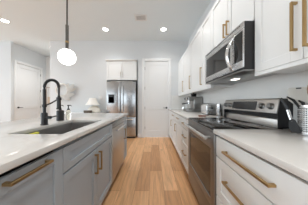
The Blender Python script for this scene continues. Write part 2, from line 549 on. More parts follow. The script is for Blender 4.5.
# ------------------------------------------------------------------ cabinets
def bar_pull(mb, cx, cz, length, vertical, yface, proj=0.034, th=0.0125):
    """square bar pull on two posts, standing on the plane y=yface towards -y"""
    y0, y1 = yface - proj, yface - proj + th
    h = length / 2
    if vertical:
        mb.box((cx - th / 2, y0, cz - h), (cx + th / 2, y1, cz + h), 0.0015, 1)
        for s in (-1, 1):
            z = cz + s * (h - th / 2 - 0.001)
            mb.box((cx - th / 2 + 0.0008, y0 + 0.004, z - th / 2), (cx + th / 2 - 0.0008, yface, z + th / 2))
    else:
        mb.box((cx - h, y0, cz - th / 2), (cx + h, y1, cz + th / 2), 0.0015, 1)
        for s in (-1, 1):
            x = cx + s * (h - th / 2 - 0.001)
            mb.box((x - th / 2, y0 + 0.004, cz - th / 2 + 0.0008), (x + th / 2, yface, cz + th / 2 - 0.0008))
    return mb

def front_panel(x0, x1, z0, z1, style, th=0.02, st=0.06):
    mb = MB()
    if style == 'slab':
        mb.box((x0, -th, z0), (x1, -0.0005, z1), 0.002)
    else:
        mb.box((x0 + 0.01, -th + 0.010, z0 + 0.01), (x1 - 0.01, -0.0005, z1 - 0.01))
        mb.box((x0, -th, z0), (x0 + st, -0.0005, z1), 0.002, 1)
        mb.box((x1 - st, -th, z0), (x1, -0.0005, z1), 0.002, 1)
        rt = min(st, (z1 - z0) * 0.3)
        mb.box((x0 + st - 0.003, -th, z1 - rt), (x1 - st + 0.003, -0.0005, z1), 0.002, 1)
        mb.box((x0 + st - 0.003, -th, z0), (x1 - st + 0.003, -0.0005, z0 + rt), 0.002, 1)
    return mb

def cabinet(name, label, cat, loc, rz, W, D, z0, z1, mat, fronts, group=None, toe=0.0, hm='brass', rail=0.0, recess=False):
    c = thing(name, label, cat, loc, rz, group)
    b = MB()
    e = 0.0006
    if recess:
        b.box((-W / 2 + e, 0, z0), (W / 2 - e, D, z1 - 0.05))
    else:
        b.box((-W / 2 + e, 0, z0), (W / 2 - e, D, z1))
    if rail:
        b.box((-W / 2 + e, -0.019, z0 - rail), (W / 2 - e, 0.02, z0 + 0.001))
    b.build('carcass', mat, c)
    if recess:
        MB().box((-W / 2 + e, 0.04, z1 - 0.0495), (W / 2 - e, D, z1)).build('shade_rail', M['gapshade'], c)  # set-back filler, coloured dark as the shadow line below the worktop
    if toe:
        MB().box((-W / 2 + e, toe, 0.001), (W / 2 - e, toe + 0.015, z0 - 0.0005)).build('toe_kick', mat, c)
    for f in fronts:
        nm, x0, x1, a, bz, style, handle = f
        fo = front_panel(x0 + 0.0025, x1 - 0.0025, a + 0.003, bz - 0.003, style).build(nm, mat, c)
        if handle:
            vert, cx, cz, ln = handle
            bar_pull(MB(), cx, cz, ln, vert, -0.02).build('handle', M[hm], fo)
    return c

RZ_R = -PI / 2       # faces the aisle from the right
RZ_I = PI / 2        # faces the aisle from the island
FX = 0.495           # carcass front of the right base run (doors stand 2 cm proud)
UX = 0.79            # carcass front of the wall cabinets
CD = XR - FX - 0.002
G_UP = 'white wall cabinets on the range wall'
G_BASE = 'white base cabinets on the range wall'
G_ISL = 'grey cabinets of the island'
RG0, RG1 = 1.0, 1.762    # range

# right-run locals: local +x points towards the camera (world -y)
def right_base(y0, y1, label, kind):
    W = y1 - y0; h = W / 2
    if kind == 'drawers':
        fr = [('drawer', -h, h, 0.716, 0.868, 'slab', (False, 0, 0.795, 0.35 if W > 0.55 else 0.20)),
              ('drawer', -h, h, 0.418, 0.714, 'shaker', (False, 0, 0.60, 0.35 if W > 0.55 else 0.20)),
              ('drawer', -h, h, 0.112, 0.416, 'shaker', (False, 0, 0.345, 0.35 if W > 0.55 else 0.20))]
    elif kind == 'door':
        fr = [('drawer', -h, h, 0.716, 0.868, 'slab', (False, 0, 0.81, 0.20)),
              ('door', -h, h, 0.112, 0.714, 'shaker', (True, -h + 0.04, 0.58, 0.16))]
    else:
        fr = [('panel', -h, h, 0.112, 0.868, 'shaker', None)]
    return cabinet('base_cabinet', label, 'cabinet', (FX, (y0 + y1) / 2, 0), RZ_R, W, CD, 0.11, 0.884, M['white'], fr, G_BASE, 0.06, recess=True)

right_base(0.36, RG0 - 0.004, 'white drawer cabinet nearest the viewer, at the right of the range, long brass pulls', 'drawers')
right_base(RG1 + 0.004, 2.24, 'white three-drawer cabinet just beyond the range', 'drawers')
right_base(2.24, 2.86, 'white base cabinet with drawer over door, next beyond the three-drawer one', 'door')
right_base(2.86, 3.50, 'white base cabinet with drawer over door, second beyond the three-drawer one', 'door')
right_base(3.50, YB - 0.019, 'white corner base cabinet against the back wall, without a pull', 'plain')

UZ0, UZ1 = 1.343, 2.385
UD = XR - UX - 0.019
def right_upper(y0, y1, label, fronts, z0=UZ0, rail=0.022):
    return cabinet('wall_cabinet', label, 'cabinet', (UX, (y0 + y1) / 2, 0), RZ_R, y1 - y0, UD, z0, UZ1, M['white'], fronts, G_UP, 0, 'brass', rail)

def near_fronts(y0, y1, ym, z0, z1, hz, hl, off=0.03):
    yc = (y0 + y1) / 2
    L = lambda y: yc - y      # world y -> local x
    return [('door', L(y1), L(ym), z0, z1, 'shaker', (True, L(ym + off), hz, hl)),
            ('door', L(ym), L(y0), z0, z1, 'shaker', (True, L(ym - off), hz, hl))]

right_upper(0.36, RG0 - 0.003, 'tall white two-door wall cabinet right of the microwave, nearest the viewer',
            near_fronts(0.36, RG0 - 0.003, 0.672, UZ0, UZ1, 1.53, 0.265))
MZ0, MZ1 = 1.365, 1.752
right_upper(RG0, RG1, 'short white two-door cabinet directly above the microwave',
            near_fronts(RG0, RG1, 1.365, MZ1 + 0.006, UZ1, 1.885, 0.15), MZ1 + 0.006, 0)
def single(y0, y1, handle=True):
    h = (y1 - y0) / 2
    return [('door', -h, h, UZ0, UZ1, 'shaker', (True, -h + 0.04, 1.545, 0.28) if handle else None)]
right_upper(RG1 + 0.003, 2.135, 'narrow white wall cabinet just beyond the microwave', single(RG1 + 0.003, 2.135))
right_upper(2.135, 2.785, 'white one-door wall cabinet above the coffee machine, second beyond the microwave', single(2.135, 2.785))
right_upper(2.785, 3.455, 'white one-door wall cabinet third beyond the microwave, nearer the back wall', single(2.785, 3.455))
right_upper(3.455, YB - 0.001, 'last white wall cabinet, touching the back wall, without a pull', single(3.455, YB - 0.001, False))

# cabinet over the refrigerator
fx = (AX0 + AX1) / 2
fw = AX1 - AX0 - 0.03
cz0, cz1 = 1.83, 2.42
c = cabinet('wall_cabinet', 'white two-door cabinet built in above the refrigerator', 'cabinet', (fx - 0.01, YB - 0.04, 0), 0, fw, 0.6, cz0, cz1, M['white'],
            [('door', -fw / 2, 0, cz0, cz1, 'shaker', (True, -0.03, 2.0, 0.17)), ('door', 0, fw / 2, cz0, cz1, 'shaker', (True, 0.03, 2.0, 0.17))], None, 0, 'nickel')
cr = MB()
cr.prism([(-0.075, cz1 + 0.048), (-0.072, cz1 + 0.03), (-0.03, cz1 + 0.002), (-0.03, cz1), (0.03, cz1), (0.03, cz1 + 0.048)], 'x', -fw / 2 - 0.02, fw / 2 + 0.02)
cr.build('crown', M['white'], c)

# ------------------------------------------------------------------ island
IX = -0.54           # carcass front; doors to -0.52
ID = 0.60
SK0, SK1 = 0.745, 1.622
def isl(y0, y1, label, fronts, nm='island_cabinet'):
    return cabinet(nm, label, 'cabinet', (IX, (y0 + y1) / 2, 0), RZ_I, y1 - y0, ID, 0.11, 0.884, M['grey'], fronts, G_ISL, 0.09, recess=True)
h = (SK0 - 0.33) / 2
isl(0.33, SK0, 'grey island cabinet at the left edge with one tall front and a horizontal brass pull',
    [('door', -h, h, 0.112, 0.861, 'shaker', (False, 0.0, 0.838, 0.19))])
h = (SK1 - SK0) / 2
c = cabinet('island_cabinet', 'grey two-door sink cabinet of the island with paired vertical brass pulls', 'cabinet', (IX, (SK0 + SK1) / 2, 0), RZ_I, SK1 - SK0, ID, 0.11, 0.60, M['grey'],
            [('false_front', -h, h, 0.708, 0.861, 'shaker', None),
             ('door', -h, -0.0, 0.112, 0.704, 'shaker', (True, -0.040, 0.578, 0.175)),
             ('door', 0.0, h, 0.112, 0.704, 'shaker', (True, 0.040, 0.578, 0.175))], G_ISL, 0.09)
b = MB()
b.box((-h + 0.0006, 0, 0.601), (h - 0.0006, 0.018, 0.862)); b.box((-h + 0.0006, ID - 0.018, 0.601), (h - 0.0006, ID, 0.884))
b.box((-h + 0.0006, 0.0185, 0.601), (-h + 0.018, ID - 0.0185, 0.884)); b.box((h - 0.018, 0.0185, 0.601), (h - 0.0006, ID - 0.0185, 0.884))
b.build('sink_surround', M['grey'], c)
DWE = 2.225
h = (2.485 - DWE) / 2
isl(DWE, 2.485, 'narrow grey island cabinet with one vertical pull, past the dishwasher',
    [('door', -h, h, 0.112, 0.861, 'shaker', (True, -h + 0.04, 0.578, 0.175))])
pn = MB().box((-0.0, 0.33, 0.001), (0.02, 2.485, 0.884), 0.001, 1)
pn = pn.move(Matrix.Translation((IX - ID - 0.022, 0, 0))).build('island_cladding', M['grey'])
tag(pn, 'plain grey back panel of the island on its seating side', 'cladding')

# island worktop with sink cut-out
HX0, HX1, HY0, HY1 = -0.965, -0.60, 0.845, 1.53
wt = MB().plate([-1.58, HX0, HX1, -0.50], [0.30, HY0, HY1, 2.52], 0.885, 0.915, {(1, 1)}, 0.0025).build('countertop', M['quartz'])
tag(wt, 'white veined quartz worktop of the island with the sink cut-out', 'countertop')
# right worktops
wt = MB().box((0.455, 0.33, 0.885), (XR - 0.0005, RG0 - 0.002, 0.915), 0.0025).build('countertop', M['quartz'])
tag(wt, 'white quartz worktop at the right edge, nearer than the range', 'countertop')
wt = MB().box((0.455, RG1 + 0.002, 0.885), (XR - 0.0005, YB - 0.0005, 0.915), 0.0025).build('countertop', M['quartz'])
tag(wt, 'white quartz worktop beyond the range holding the coffee machine', 'countertop')

# sink
s = thing('sink', 'rectangular undermount steel sink set into the island', 'sink', ((HX0 + HX1) / 2, (HY0 + HY1) / 2, 0.66))
sx, sy = (HX1 - HX0) / 2 + 0.004, (HY1 - HY0) / 2 + 0.004
b = MB()
b.plate([-sx - 0.018, -sx, sx, sx + 0.018], [-sy - 0.018, -sy, sy, sy + 0.018], 0.2225, 0.2245, {(1, 1)})
for (a, bb_) in (((-sx - 0.002, -sy, 0), (-sx, sy, 0.223)), ((sx, -sy, 0), (sx + 0.002, sy, 0.223)), ((-sx, -sy - 0.002, 0), (sx, -sy, 0.223)), ((-sx, sy, 0), (sx, sy + 0.002, 0.223)), ((-sx, -sy, 0), (sx, sy, 0.002))):
    b.box(a, bb_)
b.build('basin', M['sinksteel'], s)
MB().lathe([(0, 0.003), (0.042, 0.003), (0.046, 0.006), (0.050, 0.0025), (0.0, 0.0025)], (-0.06, 0.05, 0), 28).build('drain', M['chrome'], s)

# ------------------------------------------------------------------ dishwasher
h = (DWE - SK1) / 2 - 0.002
d = thing('dishwasher', 'stainless dishwasher built into the far part of the island', 'dishwasher', (IX, (SK1 + DWE) / 2, 0), RZ_I)
MB().box((-h, 0.002, 0.10), (h, ID, 0.880)).build('body', M['blackpl'], d)
MB().box((-h, 0.07, 0.001), (h, 0.09, 0.0995)).build('toe_kick', M['blackpl'], d)
dd = MB().box((-h + 0.001, -0.024, 0.115), (h - 0.001, 0.0015, 0.79), 0.004).build('door', M['panelsteel'], d)
MB().box((-h + 0.001, -0.024, 0.793), (h - 0.001, 0.0015, 0.868), 0.004).build('control_strip', M['steeld'], d)
hb = MB()
hb.tube([(-h + 0.06, -0.062, 0.755), (h - 0.06, -0.062, 0.755)], 0.011, 16)
for sgn in (-1, 1):
    hb.tube([(sgn * (h - 0.085), -0.062, 0.755), (sgn * (h - 0.085), -0.0235, 0.755)], 0.008, 12)
hb.build('handle', M['chrome'], dd)

# ------------------------------------------------------------------ refrigerator
FW, FY = 0.912, 4.03
f = thing('refrigerator', 'stainless french-door refrigerator in the alcove by the white door', 'refrigerator', (-1.022, FY, 0))
MB().box((-FW / 2 + 0.003, 0.075, 0.03), (FW / 2 - 0.003, 0.80, 1.755), 0.004).build('body', M['steeld'], f)
MB().box((-FW / 2 + 0.02, 0.06, 0.001), (FW / 2 - 0.02, 0.10, 0.0295)).build('kick_grille', M['blackpl'], f)
FS = 0.66
for sgn, nm in ((-1, 'left'), (1, 'right')):
    x0, x1 = (-FW / 2, -0.0025) if sgn < 0 else (0.0025, FW / 2)
    dr = MB().box((x0, 0.0, FS + 0.004), (x1, 0.072, 1.775), 0.012, 3).build('door', M['fridgesteel'], f)
    hx = sgn * 0.045
    hm = MB()
    hm.tube([(hx, -0.004, 0.80), (hx, -0.048, 0.83), (hx, -0.055, 0.90), (hx, -0.055, 1.55), (hx, -0.048, 1.62), (hx, -0.004, 1.65)], 0.013, 14)
    hm.build('handle', M['chrome'], dr)
    if sgn < 0:
        px = -0.30
        p = MB()
        p.plate([px - 0.095, px - 0.078, px + 0.078, px + 0.095], [0, 0.012, 0.20, 0.27], -0.006, 0.006, {(1, 1)}, 0.001)
        p.box((px - 0.079, 0.011, -0.005), (px + 0.079, 0.201, -0.002))
        p.move(Matrix.Translation((0, -0.002, 1.10)) @ Matrix.Rotation(PI / 2, 4, 'X'))
        p.build('dispenser', M['blackglass'], dr, 'black water and ice dispenser')
    MB().box((sgn * FW / 2 - sgn * 0.09, 0.02, 1.7755), (sgn * FW / 2 - sgn * 0.01, 0.14, 1.795), 0.004).build('hinge_cover', M['blackpl'], f)
fd = MB().box((-FW / 2, 0.0, 0.06), (FW / 2, 0.072, FS - 0.002), 0.012, 3).build('freezer_drawer', M['fridgesteel'], f)
hm = MB().tube([(-0.39, -0.004, 0.60), (-0.37, -0.045, 0.60), (-0.31, -0.055, 0.60), (0.31, -0.055, 0.60), (0.37, -0.045, 0.60), (0.39, -0.004, 0.60)], 0.013, 14)
hm.build('handle', M['chrome'], fd)

# ------------------------------------------------------------------ range
rw = RG1 - RG0
r = thing('range', 'freestanding stainless electric range with black glass top and oven door', 'range', (0.475, (RG0 + RG1) / 2, 0), RZ_R)
h = rw / 2 - 0.003
RD = XR - 0.475 - 0.02
MB().box((-h, 0.045, 0.03), (h, RD, 0.898)).build('body', M['blackpl'], r)
lg = 0
for sx_ in (-1, 1):
    for yy in (0.10, RD - 0.06):
        MB().cyl((sx_ * (h - 0.05), yy, 0.001), (sx_ * (h - 0.05), yy, 0.0295), 0.016, 12).build('foot', M['blackpl'], r)
ct = MB().box((-h - 0.001, -0.006, 0.899), (h + 0.001, RD - 0.07, 0.917), 0.004).build('cooktop', M['blackglass'], r)
for (bx, by, br) in ((-0.19, 0.15, 0.105), (0.19, 0.15, 0.085), (-0.19, 0.40, 0.078), (0.19, 0.40, 0.105)):
    q = MB()
    for rr in (br, br * 0.62):
        q.lathe([(rr - 0.0016, 0.9171), (rr + 0.0016, 0.9171), (rr + 0.0016, 0.9175), (rr - 0.0016, 0.9175)], (bx, by, 0), 40, close=True)
    q.build('burner_ring', M['steeld'], ct)
MB().box((-h, -0.012, 0.897 - 0.012), (h, 0.044, 0.8985), 0.003).build('front_trim', M['rangesteel'], r)
# oven door: steel frame with glass window
od = MB()
od.plate([-h, -h + 0.065, h - 0.065, h], [0.275, 0.335, 0.745, 0.882], -0.044, 0.012, {(1, 1)}, 0.003)
od.move(Matrix.Rotation(PI / 2, 4, 'X'))
odo = od.build('oven_door', M['rangesteel'], r)
MB().box((-h + 0.064, -0.004, 0.334), (h - 0.064, 0.03, 0.746)).build('oven_window', M['ovenglass'], odo)
hb = MB()
hb.tube([(-h + 0.045, -0.062, 0.832), (h - 0.045, -0.062, 0.832)], 0.0145, 18)
for sgn in (-1, 1):
    hb.box((sgn * (h - 0.075) - 0.013, -0.062, 0.822), (sgn * (h - 0.075) + 0.013, -0.011, 0.842), 0.003)
hb.build('handle', M['steel'], odo)
MB().box((-h, -0.010, 0.085), (h, 0.0445, 0.270), 0.004).build('storage_drawer', M['rangesteel'], r)
# backguard
bg = MB()
yb = 0.948 - 0.475
bg.prism([(yb + 0.022, 0.918), (yb + 0.022, 0.985), (yb + 0.028, 0.99), (RD - 0.005, 0.99), (RD - 0.005, 0.918)], 'x', -h, h, 0.0015, 1)
bgo = bg.build('backguard_riser', M['panelsteel'], r)
MB().prism([(yb + 0.06, 0.9905), (yb + 0.06, 1.0335), (RD - 0.005, 1.0335), (RD - 0.005, 0.9905)], 'x', -h + 0.004, h - 0.004).build('vent_gap_shade', M['blackpl'], r)  # recess filler coloured black to stand for the shade in the gap
cp = MB()
cp.prism([(yb - 0.006, 1.034), (yb + 0.018, 1.146), (yb + 0.030, 1.154), (RD - 0.0, 1.154), (RD - 0.0, 1.034)], 'x', -h, h, 0.003, 2)
cpo = cp.build('control_panel', M['panelsteel'], r)
for sgn in (-1, 1):
    ec = MB()
    x0, x1 = (sgn * (h + 0.0005), sgn * (h + 0.0035))
    ec.prism([(yb + 0.004, 0.919), (yb + 0.004, 1.03), (yb + 0.026, 1.15), (RD, 1.15), (RD, 0.919)], 'x', x0, x1)
    ec.build('end_cap', M['blackpl'], r)
tilt = math.atan2(0.024, 0.112)
def panel_matrix(x, z):
    """plate frame on the tilted control panel: local -y points out"""
    y = yb - 0.006 + (z - 1.034) * 0.024 / 0.112
    return Matrix.Translation((x, y, z)) @ Matrix.Rotation(-tilt, 4, 'X')
MB().box((-0.19, -0.003, -0.042), (0.17, 0.002, 0.042), 0.001, 1).move(panel_matrix(0.0, 1.09)).build('display', M['display'], cpo)
for kx in (-0.325, -0.235, 0.235, 0.325):
    k = MB()
    k.lathe([(0.0, 0.0), (0.027, 0.0), (0.027, 0.007), (0.0225, 0.010), (0.020, 0.028), (0.018, 0.031), (0, 0.031)], (0, 0, 0), 28, Matrix.Rotation(PI / 2, 4, 'X'))
    k.box((-0.0035, -0.036, -0.018), (0.0035, -0.030, 0.018), 0.001, 1)
    k.move(panel_matrix(kx, 1.088)).build('knob', M['steeld'], cpo)

# ------------------------------------------------------------------ microwave
m_ = thing('microwave', 'over-the-range stainless microwave with arched handle', 'microwave', (0.725, (RG0 + RG1) / 2, MZ0), RZ_R)
mh = MZ1 - MZ0
MD = XR - 0.725 - 0.019
MB().box((-h, -0.026, 0.012), (h, MD, mh), 0.002, 1).build('body', M['blackpl'], m_)
# vent strip with slots
v = MB()
v.box((-h, -0.034, mh - 0.052), (h, -0.0265, mh), 0.003)
v.build('vent_strip', M['steel'], m_)
sl = MB()
for i in range(28):
    x = -h + 0.05 + i * (2 * h - 0.1) / 27
    sl.box((x - 0.008, -0.0355, mh - 0.020), (x + 0.008, -0.0335, mh - 0.014))
sl.build('vent_slots', M['blackpl'], m_)
split_x = h - 0.128
md = MB()
md.plate([-h, -h + 0.035, split_x - 0.05, split_x], [0.028, 0.085, mh - 0.075, mh - 0.055], 0.0005, 0.034, {(1, 1)}, 0.003)
md.move(Matrix.Rotation(PI / 2, 4, 'X'))
mdo = md.build('door', M['steel'], m_)
MB().box((-h + 0.0345, -0.031, 0.0845), (split_x - 0.0495, -0.0262, mh - 0.0745)).build('window', M['blackglass'], mdo)
hp = [(split_x - 0.025, -0.034 - 0.045 * math.sin(PI * t) , 0.035 + (mh - 0.105) * t) for t in [i / 16 for i in range(17)]]
MB().tube(hp, 0.017, 14, flat=(1.15, 0.6)).build('handle', M['chrome'], mdo)
cpn = MB().box((split_x + 0.0015, -0.034, 0.028), (h, -0.0265, mh - 0.055), 0.003).build('control_panel', M['steel'], m_)
MB().box((split_x + 0.012, -0.0355, 0.085), (h - 0.012, -0.0335, mh - 0.07)).build('touch_display', M['blackglass'], cpn)
bt = MB().box((-h, -0.034, 0.0), (h, MD, 0.0115), 0.003).build('underside', M['steeld'], m_)
MB().box((-0.035, 0.11, -0.003), (0.045, 0.16, 0.0005), 0.001, 1).build('lamp_lens', M['hoodled'], bt, 'lit cooktop lamp')

# ------------------------------------------------------------------ faucet, soap, sponge
fa = thing('faucet', 'black spring-neck kitchen faucet behind the island sink', 'faucet', (-1.008, 1.195, 0.915))
b = MB()
b.lathe([(0, 0), (0.030, 0), (0.030, 0.006), (0.0255, 0.010), (0.0255, 0.105), (0.021, 0.112), (0.0, 0.112)], seg=28)
b.tube([(0, 0, 0.10), (0, 0, 0.325)], 0.0125, 20)
b.build('body', M['black'], fa)
arc = [(0, 0, 0.300)] + [(0.0625 - 0.0625 * math.cos(a), 0.012 * (1 - math.cos(a)) / 2, 0.345 + 0.068 * math.sin(a)) for a in [i * PI / 20 for i in range(0, 21)]] + [(0.125, 0.012, 0.26)]
MB().tube(arc, 0.008, 12).build('hose', M['black'], fa)
# coil
def resample(pts, n):
    pts = [Vector(p) for p in pts]
    L = [0]
    for a, b_ in zip(pts[:-1], pts[1:]):
        L.append(L[-1] + (b_ - a).length)
    out = []
    for i in range(n):
        t = L[-1] * i / (n - 1)
        k = max(j for j in range(len(L)) if L[j] <= t + 1e-9)
        k = min(k, len(pts) - 2)
        u = (t - L[k]) / max(1e-9, L[k + 1] - L[k])
        out.append(pts[k].lerp(pts[k + 1], u))
    return out
turns = 30
cl = resample(arc[1:-1], turns * 10)
co = []
for i, p in enumerate(cl):
    t = (cl[min(i + 1, len(cl) - 1)] - cl[max(i - 1, 0)]).normalized()
    u = Vector((0, 1, 0)); u = (u - t * u.dot(t)).normalized(); v_ = t.cross(u)
    a = 2 * PI * i / 10
    co.append(p + (u * math.cos(a) + v_ * math.sin(a)) * 0.0108)
MB().tube(co, 0.0028, 6).build('spring', M['black'], fa)
b = MB()
b.lathe([(0, -0.115), (0.019, -0.115), (0.021, -0.108), (0.0175, -0.095), (0.0155, -0.02), (0.013, 0.0), (0.010, 0.012), (0, 0.012)], (0.125, 0.012, 0.255), 24)
b.build('spray_head', M['black'], fa)
b = MB()
b.tube([(0, 0, 0.175), (0.06, 0.006, 0.20), (0.118, 0.011, 0.236)], 0.0065, 12)
b.lathe([(0.0175, -0.012), (0.021, -0.012), (0.021, 0.012), (0.0175, 0.012)], (0.125, 0.012, 0.24), 24, close=True)
b.lathe([(0.014, -0.012), (0.0185, -0.012), (0.0185, 0.012), (0.014, 0.012)], (0, 0, 0.175), 24, close=True)
b.build('dock_arm', M['black'], fa)
b = MB()
b.tube([(0.02, 0, 0.068), (0.062, 0, 0.068)], 0.0135, 18)
b.tube([(0.06, 0, 0.068), (0.125, 0.0, 0.085)], [0.006, 0.0045], 12)
b.build('lever', M['black'], fa)

def pump(parent, z, mat):
    p = MB()
    p.lathe([(0, 0), (0.014, 0), (0.014, 0.014), (0.006, 0.017), (0.006, 0.045), (0.012, 0.047), (0.012, 0.058), (0, 0.058)], (0, 0, z), 20)
    p.tube([(0, 0, z + 0.053), (0.028, -0.004, z + 0.053), (0.040, -0.005, z + 0.045)], [0.006, 0.005, 0.004], 10)
    p.build('pump', mat, parent)
sd = thing('soap_dispenser', 'black cylindrical soap dispenser right of the faucet', 'soap dispenser', (-1.064, 1.475, 0.915))
MB().lathe([(0, 0), (0.034, 0), (0.037, 0.004), (0.037, 0.108), (0.033, 0.115), (0.013, 0.12), (0, 0.12)], seg=28).build('bottle', M['black'], sd)
pump(sd, 0.12, M['black'])
sd = thing('soap_dispenser', 'clear pale soap bottle with black pump beside the black dispenser', 'soap dispenser', (-1.02, 1.548, 0.915))
MB().lathe([(0, 0), (0.024, 0), (0.026, 0.003), (0.026, 0.095), (0.022, 0.11), (0.013, 0.118), (0, 0.118)], seg=28).build('bottle', M['soap'], sd)
pump(sd, 0.118, M['black'])
sp = thing('sponge', 'yellow sponge with green scouring side in the sink', 'sponge', (HX0 + 0.022, 1.02, 0.838))
MB().box((-0.009, -0.033, 0), (0.017, 0.033, 0.045), 0.004).build('foam', M['sponge'], sp)
MB().box((-0.0155, -0.032, 0.001), (-0.0095, 0.032, 0.042), 0.002).build('scouring_pad', M['spongeg'], sp)
ca = MB()
ca.plate([-0.019, -0.0175, 0.018, 0.0195], [-0.043, -0.0415, 0.0415, 0.043], 0.0, 0.018, {(1, 1)})
ca.box((-0.019, -0.043, -0.002), (0.0195, 0.043, -0.0005))
ca.move(Matrix.Translation((HX0 + 0.022, 1.02, 0.838)))
tag(ca.build('sponge_holder', M['steel']), 'small steel holder under the sponge on the sink wall', 'holder')

# ------------------------------------------------------------------ things on the right worktop
# utensil crock: perforated steel cylinder
ux, uy = 1.0, 0.825
cr = thing('utensil_holder', 'perforated stainless utensil holder at the right edge of the worktop', 'utensil holder', (ux, uy, 0.9155))
R0, HH, NS, NZ = 0.060, 0.185, 66, 29
bm = bmesh.new()
rg = [[bm.verts.new((R0 * math.cos(2 * PI * k / NS), R0 * math.sin(2 * PI * k / NS), HH * j / NZ)) for k in range(NS)] for j in range(NZ + 1)]
for j in range(NZ):
    for k in range(NS):
        if 3 <= j <= NZ - 4 and j % 2 == 1 and k % 2 == 0:
            continue
        bm.faces.new((rg[j][k], rg[j][(k + 1) % NS], rg[j + 1][(k + 1) % NS], rg[j + 1][k]))
mb = MB(); mb.merge(bm)
o = mb.build('perforated_wall', M['steel'], cr)
sol = o.modifiers.new('thick', 'SOLIDIFY'); sol.thickness = 0.0012; sol.offset = -1
MB().lathe([(0, 0.0), (R0 + 0.001, 0.0), (R0 + 0.001, 0.006), (0, 0.006)], seg=40).build('base', M['steel'], cr)
MB().lathe([(R0 - 0.0015, HH - 0.004), (R0 + 0.0025, HH - 0.004), (R0 + 0.0025, HH + 0.002), (R0 - 0.0015, HH + 0.002)], seg=48, close=True).build('rim', M['chrome'], cr)
MB().lathe([(0, 0.0065), (R0 - 0.008, 0.0065), (R0 - 0.008, 0.172), (R0 - 0.010, 0.172), (R0 - 0.010, 0.008), (0, 0.008)], seg=40).build('liner', M['blackpl'], cr)

def along(p0, p1, n=8, sag=(0, 0, 0)):
    a, b_ = Vector(p0), Vector(p1)
    return [a.lerp(b_, i / (n - 1)) + Vector(sag) * math.sin(PI * i / (n - 1)) for i in range(n)]

# broad pale turner standing in the holder
ut = thing('turner', 'broad pale grey spatula standing head up in the steel holder', 'spatula', (ux, uy, 0.9245))
b = MB(); b.tube(along((0.012, 0.012, 0.0), (-0.036, 0.040, 0.182)), 0.006, 10); b.build('shaft', M['silicone'], ut)
b = MB()
b.prism([(-0.012, 0.0), (0.012, 0.0), (0.052, 0.03), (0.056, 0.115), (0.048, 0.125), (-0.044, 0.122), (-0.052, 0.112), (-0.050, 0.035)], 'y', -0.003, 0.003, 0.001, 1)
b.move(Matrix.Translation((-0.036, 0.040, 0.175)) @ Matrix.Rotation(-0.6, 4, 'Z') @ Matrix.Rotation(-0.1, 4, 'X')); b.build('blade', M['silicone'], ut)
b = MB(); b.box((-0.012, -0.0045, 0.112), (0.014, 0.0045, 0.121), 0.002)
b.move(Matrix.Translation((-0.036, 0.040, 0.175)) @ Matrix.Rotation(-0.6, 4, 'Z') @ Matrix.Rotation(-0.1, 4, 'X')); b.build('hang_slot', M['blackpl'], ut, 'black hanging slot')
# wooden spoon
ut = thing('wooden_spoon', 'brown wooden spoon standing in the steel holder at the frame edge', 'spoon', (ux, uy, 0.9245))
b = MB()
b.tube(along((0.02, -0.034, 0.0), (-0.038, -0.034, 0.235)), 0.0055, 10)
b.lathe([(0, -0.036), (0.012, -0.03), (0.023, -0.012), (0.026, 0.01), (0.021, 0.034), (0.010, 0.045), (0, 0.047)], (-0.045, -0.035, 0.265), 20, Matrix.Scale(0.35, 4, (0, 1, 0)))
b.build('spoon', M['brownwood'], ut)
# black handled tools
def hook_tool(label, base, top, lean):
    t = thing('kitchen_tool', label, 'utensil', (ux, uy, 0.9245))
    a = Vector(base); c_ = Vector(top)
    b = MB(); b.tube(along(a, a.lerp(c_, 0.62)), 0.0035, 10); b.build('shaft', M['chrome'], t)
    p0 = a.lerp(c_, 0.6)
    b = MB(); b.tube([p0, p0.lerp(c_, 0.5) + Vector((0.002, 0, 0.004)), c_, c_ + Vector(lean)], [0.006, 0.0095, 0.0105, 0.006], 12, flat=(1.0, 0.7)); b.build('grip', M['blackpl'], t)
hook_tool('black-gripped tool in the steel holder, leaning furthest left', (0.035, 0.0, 0.0), (-0.082, 0.032, 0.212), (-0.030, 0.012, 0.022))
hook_tool('black-gripped tool upright in front of the wooden spoon', (0.0, -0.004, 0.0), (-0.062, -0.005, 0.195), (-0.02, 0.004, 0.012))
# turner standing head down against the holder
ut = thing('spatula', 'black slotted spatula standing head down against the steel holder', 'spatula', (ux - 0.080, uy + 0.018, 0.9155))
rot = Matrix.Rotation(-0.75, 4, 'Z') @ Matrix.Rotation(-0.10, 4, 'X') @ Matrix.Rotation(-0.22, 4, 'Y')
b = MB(); b.prism([(-0.018, 0.012), (0.024, 0.002), (0.028, 0.03), (0.018, 0.088), (0.006, 0.098), (-0.010, 0.092), (-0.022, 0.05)], 'y', -0.003, 0.003, 0.0012, 1)
b.move(rot).build('blade', M['blackpl'], ut)
b = MB(); b.tube([(0, 0, 0.08), (0.0, 0.004, 0.13), (0, 0.006, 0.165)], 0.0055, 10, flat=(1.6, 0.6)).move(rot).build('shaft', M['chrome'], ut)
b = MB(); b.tube([(0, 0.006, 0.16), (0, 0.008, 0.19), (-0.006, 0.010, 0.225), (-0.018, 0.010, 0.245)], [0.007, 0.010, 0.010, 0.006], 12, flat=(1.3, 0.7)).move(rot).build('grip', M['blackpl'], ut)

